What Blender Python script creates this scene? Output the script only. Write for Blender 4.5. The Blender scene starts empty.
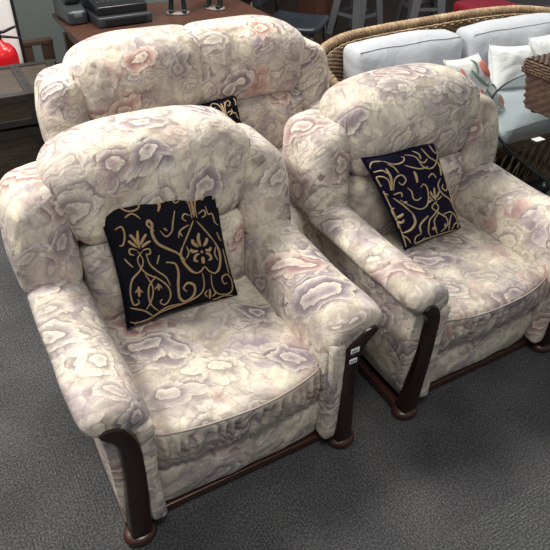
import bpy, bmesh, math, random
from mathutils import Vector, Matrix, noise
random.seed(7)
C = bpy.context.scene.collection
PI = math.pi

# ---------------------------------------------------------------- camera
cd = bpy.data.cameras.new('camera'); cam = bpy.data.objects.new('camera', cd); C.objects.link(cam)
bpy.context.scene.camera = cam
cd.sensor_width = 36; cd.sensor_fit = 'HORIZONTAL'; cd.lens = 36*596.9/550
cd.clip_start = .05; cd.clip_end = 60
PITCH, ROLL, HEAD = .653, .03, .532
fw = Vector((math.sin(HEAD)*math.cos(PITCH), math.cos(HEAD)*math.cos(PITCH), -math.sin(PITCH)))
rt = Vector((math.cos(HEAD), -math.sin(HEAD), 0)); up = rt.cross(fw)
r2 = rt*math.cos(ROLL)+up*math.sin(ROLL); u2 = -rt*math.sin(ROLL)+up*math.cos(ROLL)
M = Matrix((r2, u2, -fw)).transposed().to_4x4(); M.translation = Vector((-.5774, -1.1268, 1.935))
cam.matrix_world = M

# ---------------------------------------------------------------- world, lights, exposure
w = bpy.data.worlds.new('world'); bpy.context.scene.world = w; w.use_nodes = True
w.node_tree.nodes['Background'].inputs[0].default_value = (.93, .97, 1, 1)
w.node_tree.nodes['Background'].inputs[1].default_value = .20
def area(x, y, z, sx, sy, e, tgt=None, col=(1, .95, .87)):
    l = bpy.data.lights.new('ceiling_or_fill_light', 'AREA'); l.shape = 'RECTANGLE'; l.size = sx; l.size_y = sy
    l.energy = e; l.color = col
    o = bpy.data.objects.new('ceiling_or_fill_light', l); C.objects.link(o); o.location = (x, y, z)
    if tgt: o.rotation_euler = (Vector(tgt)-Vector((x, y, z))).to_track_quat('-Z', 'Y').to_euler()
    return o
area(-1.6, 1.9, 3.3, 1.0, .7, 112, (0, .8, .5))
area(1.2, 2.6, 3.4, 1.2, 1.0, 60)
area(3.6, 2.2, 3.4, 1.4, 1.0, 60)
area(-.4, -1.0, 3.2, 1.0, .6, 30)  # fill lamp, added to brighten the fronts of the armchairs
area(4.5, 5.0, 3.4, 1.2, .6, 14)
vs = bpy.context.scene.view_settings
vs.view_transform = 'Standard'; vs.look = 'None'; vs.gamma = 1; vs.exposure = .45

# ---------------------------------------------------------------- material helpers
class NT:
    def __init__(s, name):
        s.m = bpy.data.materials.new(name); s.m.use_nodes = True; s.t = s.m.node_tree
        s.p = s.t.nodes['Principled BSDF']
    def n(s, typ, ins=None, **kw):
        nd = s.t.nodes.new('ShaderNode'+typ)
        for k, v in kw.items(): setattr(nd, k, v)
        for k, v in (ins or {}).items(): s.set(nd.inputs[k], v)
        return nd
    def set(s, sock, v):
        if hasattr(v, 'links') or isinstance(v, bpy.types.NodeSocket): s.t.links.new(v, sock)
        else:
            if isinstance(v, (tuple, list)) and len(v) == 3 and sock.type == 'RGBA': v = (*v, 1)
            sock.default_value = v
    def math(s, op, a, b=0.0, c=0.0):
        nd = s.t.nodes.new('ShaderNodeMath'); nd.operation = op
        s.set(nd.inputs[0], a); s.set(nd.inputs[1], b); s.set(nd.inputs[2], c); return nd.outputs[0]
    def vmath(s, op, a, b=None):
        nd = s.t.nodes.new('ShaderNodeVectorMath'); nd.operation = op
        s.set(nd.inputs[0], a)
        if b is not None:
            if op == 'SCALE': s.set(nd.inputs['Scale'], b)
            else: s.set(nd.inputs[1], b)
        return nd.outputs[0]
    def mix(s, f, a, b, mode='MIX'):
        nd = s.t.nodes.new('ShaderNodeMix'); nd.data_type = 'RGBA'; nd.blend_type = mode
        s.set(nd.inputs[0], f); s.set(nd.inputs[6], a); s.set(nd.inputs[7], b); return nd.outputs[2]
    def ramp(s, f, stops, interp='LINEAR'):
        nd = s.t.nodes.new('ShaderNodeValToRGB'); cr = nd.color_ramp; cr.interpolation = interp
        while len(cr.elements) > 1: cr.elements.remove(cr.elements[-1])
        for i, (p, c) in enumerate(stops):
            e = cr.elements[0] if i == 0 else cr.elements.new(p)
            e.position = p; e.color = (*c, 1) if isinstance(c, tuple) else (c, c, c, 1)
        s.set(nd.inputs[0], f); return nd.outputs[0]
    def noise(s, v, sc, det=2.0, rough=.5, dist=0.0):
        nd = s.n('TexNoise', {'Vector': v, 'Scale': sc, 'Detail': det, 'Roughness': rough, 'Distortion': dist}); return nd
    def bump(s, h, strength=.3, dist=.01, normal=None):
        d = {'Height': h, 'Strength': strength, 'Distance': dist}
        if normal is not None: d['Normal'] = normal
        return s.n('Bump', d).outputs[0]
    def fin(s, col=None, rough=.6, nrm=None, **kw):
        if col is not None: s.set(s.p.inputs['Base Color'], col)
        s.set(s.p.inputs['Roughness'], rough)
        if nrm is not None: s.set(s.p.inputs['Normal'], nrm)
        for k, v in kw.items(): s.set(s.p.inputs[k.replace('_', ' ')], v)
        return s.m

def plain(name, col, rough=.6, bsc=60, bst=.15, metal=0.0, var=.15):
    t = NT(name); co = t.n('TexCoord').outputs['Object']
    nz = t.noise(co, bsc*.2, 3).outputs[0]
    c = t.mix(nz, tuple(x*(1-var) for x in col), tuple(min(1, x*(1+var)) for x in col))
    return t.fin(c, rough, t.bump(t.noise(co, bsc, 3).outputs[0], bst, .003), Metallic=metal)

def floral():
    t = NT('floral_fabric')
    co = t.n('TexCoord').outputs['Object']; rnd = t.n('ObjectInfo').outputs['Random']
    co = t.vmath('ADD', co, t.vmath('SCALE', (7.3, 3.1, 5.7), rnd))
    def warped(sc, amt, det=2):
        wn = t.noise(co, sc, det, .5)
        return t.vmath('ADD', co, t.vmath('SCALE', t.vmath('SUBTRACT', wn.outputs['Color'], (.5, .5, .5)), amt))
    c2 = t.vmath('ADD', warped(7, .09), t.vmath('SCALE', t.vmath('SUBTRACT', t.noise(co, 28, 2).outputs['Color'], (.5, .5, .5)), .014))
    # washed ground of cream, taupe and grey
    b1 = t.noise(c2, 5.0, 4, .62, .5).outputs[0]
    base = t.ramp(b1, [(.34, (.22, .185, .17)), (.42, (.42, .36, .29)), (.50, (.63, .57, .465)), (.58, (.80, .74, .59)), (.70, (.42, .37, .33))])
    def length(a): 
        nd = t.n('VectorMath', {0: a}, operation='LENGTH'); return nd.outputs['Value']
    def blooms(col, seed, pet, sc, R, stops, keepa, fac, rim=(.77, .72, .61)):
        cv = t.vmath('ADD', c2, (seed, seed*.7, seed*1.3))
        p = t.n('TexVoronoi', {'Vector': cv, 'Scale': pet, 'Randomness': .9})
        Pc = p.outputs['Position']
        b = t.n('TexVoronoi', {'Vector': Pc, 'Scale': sc, 'Randomness': .8}); B = b.outputs['Position']
        sep = t.n('SeparateColor', {'Color': b.outputs['Color']}); psep = t.n('SeparateColor', {'Color': p.outputs['Color']})
        rc = length(t.vmath('SUBTRACT', Pc, B)); rp = length(t.vmath('SUBTRACT', cv, B))
        g = t.math('MULTIPLY_ADD', t.math('SUBTRACT', rp, rc), pet*.75, .5)          # 0 at a petal's root, 1 at its rim
        tone = t.ramp(sep.outputs[0], stops)
        tone = t.mix(t.math('MULTIPLY', psep.outputs[0], .5), tone, rim)
        dark = t.mix(1.0, tone, (.52, .47, .50), 'MULTIPLY')
        c = t.mix(t.ramp(g, [(.05, .0), (.45, 1.0)]), dark, tone)
        c = t.mix(t.ramp(g, [(.45, .0), (.95, .75)]), c, rim)
        veins = t.noise(t.vmath('ADD', t.vmath('SCALE', cv, .8), t.vmath('SCALE', t.vmath('SUBTRACT', cv, B), -.7)), 70, 2, .6).outputs[0]
        c = t.mix(t.ramp(veins, [(.48, .0), (.62, .38)]), c, dark)
        ed = t.n('TexVoronoi', {'Vector': cv, 'Scale': pet, 'Randomness': .9}, feature='DISTANCE_TO_EDGE').outputs['Distance']
        c = t.mix(t.ramp(ed, [(.0, .55), (.05, .0)]), c, t.mix(.35, dark, (.16, .12, .13)))
        mask = t.ramp(t.math('MULTIPLY', rc, sc), [(R-.02, 1.0), (R+.02, .0)])
        keep = t.ramp(sep.outputs[1], [(1-keepa-.01, .0), (1-keepa+.01, 1.0)])
        return t.mix(t.math('MULTIPLY', t.math('MULTIPLY', mask, keep), fac), col, c)
    cream = (.72, .66, .54); taupe = (.50, .43, .38); grey = (.42, .38, .37); mauve = (.37, .295, .36)
    cc = blooms(base, 3.7, 15, 6.2, .60, [(.0, cream), (.4, taupe), (.6, grey), (.8, cream), (1, mauve)], .85, .62, (.75, .70, .58))
    cc = blooms(cc, 1.1, 17, 4.6, .46, [(.0, mauve), (.3, (.33, .26, .34)), (.45, grey), (.62, taupe), (.74, (.58, .30, .27)), (.82, (.60, .36, .33)), (.9, mauve), (1, (.40, .32, .38))], .66, .88)
    cc = blooms(cc, 8.3, 22, 6.5, .36, [(.0, (.33, .27, .33)), (.5, (.36, .34, .37)), (.7, cream), (1, (.56, .33, .30))], .45, .80)
    # open blooms with layered scalloped petals
    sx = t.n('SeparateXYZ', {'Vector': t.vmath('ADD', warped(7, .11), t.vmath('SCALE', t.vmath('SUBTRACT', t.noise(co, 34, 1).outputs['Color'], (.5, .5, .5)), .010))})
    X, Y, Z = sx.outputs
    px = t.math('ADD', X, t.math('MULTIPLY', t.math('SUBTRACT', Y, Z), .6)); py = t.math('ADD', Y, Z)
    def rosettes(col, ox, sc, R, stops, keepa, fac, lobes=2.5, rim=(.80, .75, .63), squash=1.0):
        cb = t.n('CombineXYZ', {0: t.math('ADD', px, ox), 1: t.math('MULTIPLY', t.math('ADD', py, ox*1.7), squash), 2: 0.0}).outputs[0]
        v = t.n('TexVoronoi', {'Vector': cb, 'Scale': sc, 'Randomness': .75}, voronoi_dimensions='2D')
        sep = t.n('SeparateColor', {'Color': v.outputs['Color']})
        rel = t.n('SeparateXYZ', {'Vector': t.vmath('SUBTRACT', cb, v.outputs['Position'])})
        th = t.math('ADD', t.math('ARCTAN2', rel.outputs[1], rel.outputs[0]), t.math('MULTIPLY', sep.outputs[2], 6.28))
        # an off-centre heart makes the bloom lean
        rn = t.math('MULTIPLY', t.math('DIVIDE', v.outputs['Distance'], sc*R), t.math('MULTIPLY_ADD', t.math('COSINE', th), .22, 1.0))
        def lob(k, ph):
            a = t.math('ABSOLUTE', t.math('SINE', t.math('MULTIPLY_ADD', th, k, ph)))
            return a
        l1 = lob(lobes, 0.0)
        w1 = t.math('MULTIPLY', rn, t.math('MULTIPLY_ADD', t.math('SUBTRACT', 1.0, l1), .30, 1.0))
        lay = t.math('FLOOR', t.math('MULTIPLY', w1, 2.3))
        l2 = lob(lobes, t.math('MULTIPLY', lay, 1.1))
        w2 = t.math('MULTIPLY', rn, t.math('MULTIPLY_ADD', t.math('SUBTRACT', 1.0, l2), .22, 1.0))
        fr = t.math('FRACT', t.math('MULTIPLY_ADD', w2, 2.3, t.math('MULTIPLY', t.noise(co, 16, 2).outputs[0], .5)))
        tone = t.ramp(sep.outputs[0], stops)
        dark = t.mix(1.0, tone, (.42, .36, .40), 'MULTIPLY')
        c = t.mix(t.ramp(fr, [(.0, .0), (.4, 1.0)]), dark, tone)
        c = t.mix(t.ramp(fr, [(.40, .0), (.9, .85)]), c, rim)
        c = t.mix(t.ramp(l2, [(.0, .55), (.22, .0)]), c, dark)
        c = t.mix(t.ramp(t.noise(t.n('CombineXYZ', {0: t.math('MULTIPLY', th, 3.0), 1: rn, 2: 0.0}).outputs[0], 5, 3, .6).outputs[0], [(.45, .0), (.65, .40)]), c, dark)
        mask = t.ramp(t.math('ADD', w1, t.math('MULTIPLY_ADD', t.noise(co, 30, 3, .6).outputs[0], .6, -.3)), [(.72, 1.0), (1.0, .0)])
        rimline = t.ramp(w1, [(.90, .0), (.97, .22), (1.05, .0)])
        keep = t.ramp(sep.outputs[1], [(1-keepa-.01, .0), (1-keepa+.01, 1.0)])
        col = t.mix(t.math('MULTIPLY', keep, rimline), col, (.25, .20, .20))
        return t.mix(t.math('MULTIPLY', t.math('MULTIPLY', mask, keep), fac), col, c)
    cc = rosettes(cc, .37, 5.6, .078, [(.0, cream), (.35, taupe), (.65, grey), (1, (.46, .40, .40))], .75, .62, 1.5, squash=1.3)
    cc = rosettes(cc, 2.13, 4.5, .105, [(.0, (.25, .20, .245)), (.35, (.33, .28, .31)), (.48, cream), (.66, (.36, .33, .35)), (.80, (.52, .27, .23)), (.87, (.54, .34, .30)), (1, (.31, .25, .31))], .80, .86)
    # soft washes over the print
    m1 = t.noise(t.vmath('ADD', co, (2, 7, 1)), 4.2, 3).outputs[0]
    cc = t.mix(t.ramp(m1, [(.50, .0), (.66, .50)]), cc, (.22, .18, .21))
    m2 = t.noise(t.vmath('ADD', co, (9, 2, 4)), 6, 3).outputs[0]
    cc = t.mix(t.ramp(m2, [(.62, .0), (.74, .40)]), cc, (.50, .30, .26))
    st = t.noise(t.vmath('MULTIPLY', c2, (1, 1, .4)), 30, 3, .6, 1.2).outputs[0]
    cc = t.mix(t.ramp(st, [(.34, .40), (.44, .0), (.60, .0), (.70, .25)]), cc, (.26, .215, .21))
    m3 = t.noise(t.vmath('ADD', c2, (4, 4, 8)), 13, 4, .65, 1.0).outputs[0]
    cc = t.mix(t.ramp(m3, [(.30, .75), (.43, .0), (.58, .0), (.70, .6)]), cc, t.mix(t.math('GREATER_THAN', m3, .5), (.30, .25, .26), (.80, .75, .66)))
    wr = t.noise(co, 8, 3, .5, .8).outputs[0]
    n1 = t.bump(wr, .5, .035)
    n2 = t.bump(t.noise(co, 420, 1).outputs[0], .25, .001, n1)
    return t.fin(cc, .78, n2, Sheen_Weight=.08, Specular_IOR_Level=.25)
FLORAL = floral()
SEAM = plain('seam_piping', (.36, .30, .27), .8)

def carpet():
    t = NT('carpet_tiles'); co = t.n('TexCoord').outputs['Object']
    g = t.vmath('SCALE', co, 2.0)
    cell = t.vmath('FLOOR', g)
    wn = t.n('TexWhiteNoise', {'Vector': t.vmath('MULTIPLY', cell, (1, 1, 0))})
    tile = wn.outputs['Value']
    blot = t.ramp(t.noise(co, 2.6, 2).outputs[0], [(.35, .0), (.65, 1.0)])
    col = t.mix(tile, (.034, .035, .038), (.044, .046, .048))
    col = t.mix(t.math('MULTIPLY', blot, .35), col, (.085, .085, .083))
    # ribbed patches running along one direction of each tile
    rot = t.math('GREATER_THAN', tile, .5)
    sp = t.n('SeparateXYZ', {'Vector': co})
    a = t.math('SINE', t.math('MULTIPLY', sp.outputs[0], 520)); b = t.math('SINE', t.math('MULTIPLY', sp.outputs[1], 520))
    rib = t.n('Mix', {0: rot, 2: a, 3: b}).outputs[0]
    other = t.math('SINE', t.math('MULTIPLY', t.math('ADD', sp.outputs[0], sp.outputs[1]), 190))
    rib = t.math('MULTIPLY', rib, t.math('ADD', t.math('MULTIPLY', other, .5), .6))
    patch = t.ramp(t.noise(t.vmath('MULTIPLY', co, (1, 1, 0)), 3.4, 0).outputs[0], [(.50, .0), (.54, .8)])
    ribm = t.math('MULTIPLY', rib, patch)
    fz = t.noise(co, 150, 2, .85).outputs[0]; fz2 = t.noise(co, 90, 2, .7).outputs[0]
    col = t.mix(t.ramp(fz, [(.46, .0), (.60, .9)]), col, t.mix(1.0, col, (2.9, 2.9, 2.95), 'MULTIPLY'))
    col = t.mix(t.ramp(fz2, [(.5, .0), (.65, .55)]), col, t.mix(1.0, col, (.45, .45, .45), 'MULTIPLY'))
    col = t.mix(t.math('MULTIPLY', t.ramp(ribm, [(.0, .0), (.9, .45)]), 1.0), col, t.mix(1.0, col, (2.0, 2.0, 2.0), 'MULTIPLY'))
    seam = t.vmath('FRACTION', g); ss = t.n('SeparateXYZ', {'Vector': seam})
    ln = t.math('MAXIMUM', t.math('LESS_THAN', ss.outputs[0], .010), t.math('LESS_THAN', ss.outputs[1], .010))
    col = t.mix(t.math('MULTIPLY', ln, .12), col, (.03, .03, .03))
    n = t.bump(t.math('ADD', t.math('MULTIPLY', fz, .8), t.math('MULTIPLY', ribm, .35)), .7, .006)
    return t.fin(col, .95, n, Specular_IOR_Level=.1)

def wood(name, c1, c2, rough=.3, axis=(12, 12, 1.2), coat=.3):
    t = NT(name); co = t.n('TexCoord').outputs['Object']
    g = t.noise(t.vmath('MULTIPLY', co, axis), 6, 5, .6, 1.2).outputs[0]
    col = t.ramp(g, [(.3, c1), (.7, c2)])
    return t.fin(col, rough, t.bump(g, .12, .002), Coat_Weight=coat, Coat_Roughness=.2)
DARKWOOD = wood('dark_polished_wood', (.007, .003, .002), (.028, .009, .006), .25, (25, 25, 3), .25)
REDWOOD = wood('reddish_brown_wood', (.028, .010, .007), (.075, .028, .018), .35, (3, 20, 20), .25)
TABLEWOOD = wood('brown_table_wood', (.045, .018, .012), (.11, .05, .032), .4, (2, 14, 10), .1)
OLDWOOD = wood('worn_chest_wood', (.018, .013, .010), (.075, .057, .038), .55, (1.5, 12, 12), .1)
SLATWOOD = wood('brown_slat_wood', (.06, .03, .022), (.12, .065, .045), .6, (14, 14, 2), 0)
BLACKMETAL = plain('black_metal', (.02, .02, .022), .35, 80, .1, .4)
BANDMETAL = plain('aged_metal_band', (.05, .045, .045), .45, 60, .4, .6, .4)
BLACKPLASTIC = plain('dark_grey_plastic', (.03, .035, .04), .32, 200, .08)
DARKPLASTIC = plain('black_plastic', (.010, .011, .013), .25, 200, .05)
GREYMETAL = plain('grey_painted_metal', (.13, .135, .148), .4, 60, .08, .2)
WHITE = plain('white_paint', (.80, .80, .80), .5, 40, .05, 0, .03)
REDPAINT = plain('red_enamel', (.55, .012, .018), .22, 40, .02)
REDFAB = plain('dark_red_fabric', (.28, .012, .03), .8)
LABEL = plain('white_label', (.8, .8, .8), .5, 40, .02, 0, .02)
INK = plain('black_ink', (.02, .02, .02), .6)
VINYL = plain('blue_black_vinyl', (.02, .026, .036), .3, 70, .2)
WALLG = plain('grey_green_wall', (.155, .185, .18), .8, 30, .1, 0, .05)
WALLD = plain('dark_brown_wall', (.035, .025, .022), .8, 30, .1)
BRONZE = plain('dark_patinated_metal', (.035, .045, .045), .35, 60, .4, .7, .5)
STONE = plain('grey_flat_stone', (.22, .19, .17), .5)

def cloth(name, col, wr=.35, weave=260, sc=7, sheen=.1, spec=.3):
    t = NT(name); co = t.n('TexCoord').outputs['Object']
    v = t.noise(co, 3, 3).outputs[0]
    c = t.mix(v, tuple(x*.93 for x in col), tuple(min(1, x*1.05) for x in col))
    n1 = t.bump(t.noise(co, sc, 3, .5, 1.0).outputs[0], wr, .03)
    return t.fin(c, .85, t.bump(t.noise(co, weave, 1).outputs[0], .2, .001, n1), Sheen_Weight=sheen, Specular_IOR_Level=spec)
BLUEGREY = cloth('pale_blue_grey_cloth', (.43, .455, .495))
OFFWHITE = cloth('off_white_cloth', (.72, .75, .74), .5)
NAVY = cloth('black_pillow_cloth', (.007, .007, .012), .25, sheen=0, spec=.1)
NAVY2 = cloth('navy_pillow_cloth', (.009, .008, .024), .25, sheen=0, spec=.1)
GOLD = plain('gold_embroidery', (.36, .24, .125), .6, 300, .5, 0, .25)
GOLD2 = plain('pale_gold_embroidery', (.50, .38, .21), .6, 300, .5, 0, .25)
CORAL = plain('coral_tulip_print', (.66, .22, .17), .85, 30, .1, 0, .4)
GREEN = plain('green_leaf_print', (.20, .30, .24), .85, 30, .1, 0, .3)

def wicker_mat(name, a, b):
    t = NT(name); co = t.n('TexCoord').outputs['Object']
    n = t.noise(co, 35, 3, .6).outputs[0]; m = t.noise(co, 7, 2).outputs[0]
    col = t.mix(t.ramp(m, [(.4, .0), (.6, .6)]), t.ramp(n, [(.3, a), (.7, b)]), a)
    return t.fin(col, .55, t.bump(n, .3, .002))
WICKER = wicker_mat('tan_wicker', (.20, .125, .065), (.52, .385, .235))
WICKERD = wicker_mat('brown_wicker', (.05, .024, .014), (.14, .072, .042))
def glass():
    t = NT('table_glass')
    return t.fin((.86, .94, .92), .02, None, Transmission_Weight=1.0, IOR=1.45)
GLASS = glass()
def rim_glass():
    t = NT('glass_edge'); return t.fin((.004, .007, .007), .6, None, Specular_IOR_Level=.05)
GLASSRIM = rim_glass()

# ---------------------------------------------------------------- object helpers
def link(name, me, mat, parent=None, smooth=True):
    o = bpy.data.objects.new(name, me); C.objects.link(o)
    if mat and not me.materials: me.materials.append(mat)
    if smooth: me.polygons.foreach_set('use_smooth', [True]*len(me.polygons))
    if parent: o.parent = parent
    return o
def thing(name, label, cat, loc=(0, 0, 0), rz=0, group=None):
    o = bpy.data.objects.new(name, None); C.objects.link(o); o.empty_display_size = .1
    o.location = loc; o.rotation_euler = (0, 0, rz)
    o['label'] = label; o['category'] = cat
    if group: o['group'] = group
    return o
def tag(o, label, cat, group=None):
    o['label'] = label; o['category'] = cat
    if group: o['group'] = group
    return o
def struct(o): o['kind'] = 'structure'; return o

class MB:
    def __init__(s): s.v = []; s.f = []
    def add(s, vs, fs):
        k = len(s.v); s.v += [tuple(v) for v in vs]; s.f += [tuple(i+k for i in f) for f in fs]; return s
    def rbox(s, lo, hi, r, n=(8, 8, 8), fn=None, rot=None):
        lo = Vector(lo); hi = Vector(hi); idx = {}; vs = []; fs = []
        r = min(r, *[(hi[i]-lo[i])*.4999 for i in range(3)])
        # non uniform parameter with samples packed near the rounded ends
        def par(a):
            k = max(2, int(n[a])); L = hi[a]-lo[a]; e = [0, .08, .3, .62, 1.0]
            ps = [lo[a]+r*x for x in e]+[lo[a]+r+(L-2*r)*i/k for i in range(1, k)]+[hi[a]-r*x for x in reversed(e)]
            return ps
        P = [par(0), par(1), par(2)]; N = [len(p)-1 for p in P]
        il = lo+Vector((r, r, r)); ih = hi-Vector((r, r, r))
        def vid(i, j, k):
            key = (i, j, k)
            if key not in idx:
                q = Vector((P[0][i], P[1][j], P[2][k]))
                c = Vector([min(max(q[a], il[a]), ih[a]) for a in range(3)]); d = q-c
                if d.length > 1e-9:
                    # map cube shell to rounded shell
                    d = d.normalized()*r
                q = c+d
                if rot: q = rot(q)
                if fn: q = Vector(fn(q))
                idx[key] = len(vs); vs.append(q)
            return idx[key]
        for a in range(3):
            b, c = (a+1) % 3, (a+2) % 3
            for side in (0, N[a]):
                for i in range(N[b]):
                    for j in range(N[c]):
                        def g(u, v):
                            t = [0, 0, 0]; t[a] = side; t[b] = u; t[c] = v; return vid(*t)
                        q = (g(i, j), g(i+1, j), g(i+1, j+1), g(i, j+1))
                        fs.append(q if side else q[::-1])
        return s.add(vs, fs)
    def box(s, lo, hi, M=None):
        vs = [Vector((x, y, z)) for x in (lo[0], hi[0]) for y in (lo[1], hi[1]) for z in (lo[2], hi[2])]
        if M: vs = [M @ v for v in vs]
        return s.add(vs, [(0, 1, 3, 2), (4, 6, 7, 5), (0, 4, 5, 1), (2, 3, 7, 6), (0, 2, 6, 4), (1, 5, 7, 3)])
    def tube(s, pts, rad, seg=8, flat=1.0, caps=True):
        pts = [Vector(p) for p in pts]; n = len(pts)
        rr = rad if isinstance(rad, (list, tuple)) else [rad]*n
        vs = []; fs = []; prev = None
        for i, p in enumerate(pts):
            d = (pts[min(i+1, n-1)]-pts[max(i-1, 0)])
            d = d.normalized() if d.length > 1e-9 else Vector((0, 0, 1))
            if prev is None:
                a = Vector((0, 0, 1)) if abs(d.z) < .9 else Vector((1, 0, 0))
                prev = (a-d*a.dot(d)).normalized()
            else:
                prev = (prev-d*prev.dot(d)); prev = prev.normalized() if prev.length > 1e-6 else d.orthogonal().normalized()
            b = d.cross(prev)
            for k in range(seg):
                t = 2*PI*k/seg
                vs.append(p+prev*math.cos(t)*rr[i]*flat+b*math.sin(t)*rr[i])
        for i in range(n-1):
            for k in range(seg):
                fs.append((i*seg+k, i*seg+(k+1) % seg, (i+1)*seg+(k+1) % seg, (i+1)*seg+k))
        if caps: fs += [tuple(reversed(range(seg))), tuple(range((n-1)*seg, n*seg))]
        return s.add(vs, fs)
    def loft(s, rings, caps=True):
        m = len(rings[0]); vs = [p for r in rings for p in r]; fs = []
        for i in range(len(rings)-1):
            for k in range(m):
                fs.append((i*m+k, i*m+(k+1) % m, (i+1)*m+(k+1) % m, (i+1)*m+k))
        if caps: fs += [tuple(reversed(range(m))), tuple(range((len(rings)-1)*m, len(rings)*m))]
        return s.add(vs, fs)
    def lathe(s, prof, seg=24, at=(0, 0, 0), sc=(1, 1)):
        rings = [[Vector((at[0]+r*math.cos(2*PI*k/seg)*sc[0], at[1]+r*math.sin(2*PI*k/seg)*sc[1], at[2]+z)) for k in range(seg)] for r, z in prof]
        return s.loft(rings)
    def build(s, name, mat, parent=None, smooth=True, sub=0, bevel=0, auto=False):
        me = bpy.data.meshes.new(name); me.from_pydata(s.v, [], s.f); me.update()
        bm = bmesh.new(); bm.from_mesh(me); bmesh.ops.recalc_face_normals(bm, faces=bm.faces)
        bm.to_mesh(me); bm.free()
        o = link(name, me, mat, parent, smooth)
        if bevel:
            m = o.modifiers.new('b', 'BEVEL'); m.width = bevel; m.segments = 2; m.limit_method = 'ANGLE'
        if sub:
            m = o.modifiers.new('s', 'SUBSURF'); m.levels = m.render_levels = sub
        return o

def spline(pts, n=8, closed=False):
    pts = [Vector(p) for p in pts]; out = []; L = len(pts)
    for i in range(L if closed else L-1):
        if closed: p0, p1, p2, p3 = pts[i-1], pts[i], pts[(i+1) % L], pts[(i+2) % L]
        else: p0, p1, p2, p3 = pts[max(i-1, 0)], pts[i], pts[i+1], pts[min(i+2, L-1)]
        for k in range(n):
            t = k/n
            out.append(.5*((2*p1)+(p2-p0)*t+(2*p0-5*p1+4*p2-p3)*t*t+(3*p1-p0-3*p2+p3)*t**3))
    if not closed: out.append(pts[-1])
    return out
def nz(x, y, z, sc=4, seed=0): return noise.noise(Vector((x*sc+seed, y*sc+seed*.7, z*sc-seed)))

# ---------------------------------------------------------------- room
fl = MB().box((-4, -3, -.05), (10, 9, 0)).build('floor', carpet(), smooth=False); struct(fl)
struct(MB().box((1.8, 4.25, 0), (10, 8.3, .006)).build('floor_shade_sheet', wood('painted_floor_shade', (.012, .008, .006), (.03, .018, .013), .5, (2, 9, 9), .05), smooth=False))  # added dark sheet over the carpet; the far dimness is put into its colour
struct(MB().box((-4, 4.55, 0), (1.72, 4.7, 3.4)).build('wall_back', WALLG, smooth=False))
struct(MB().box((1.0, 8.3, 0), (10, 8.45, 3.4)).build('wall_far', WALLD, smooth=False))
struct(MB().box((-1.2, 3.28, 0), (-.02, 4.55, 3.4)).build('wall_pier', WHITE, smooth=False))
struct(MB().box((-.02, 3.275, 0), (.0, 3.31, 3.4)).build('trim_pier', BLACKMETAL, smooth=False))

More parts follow.
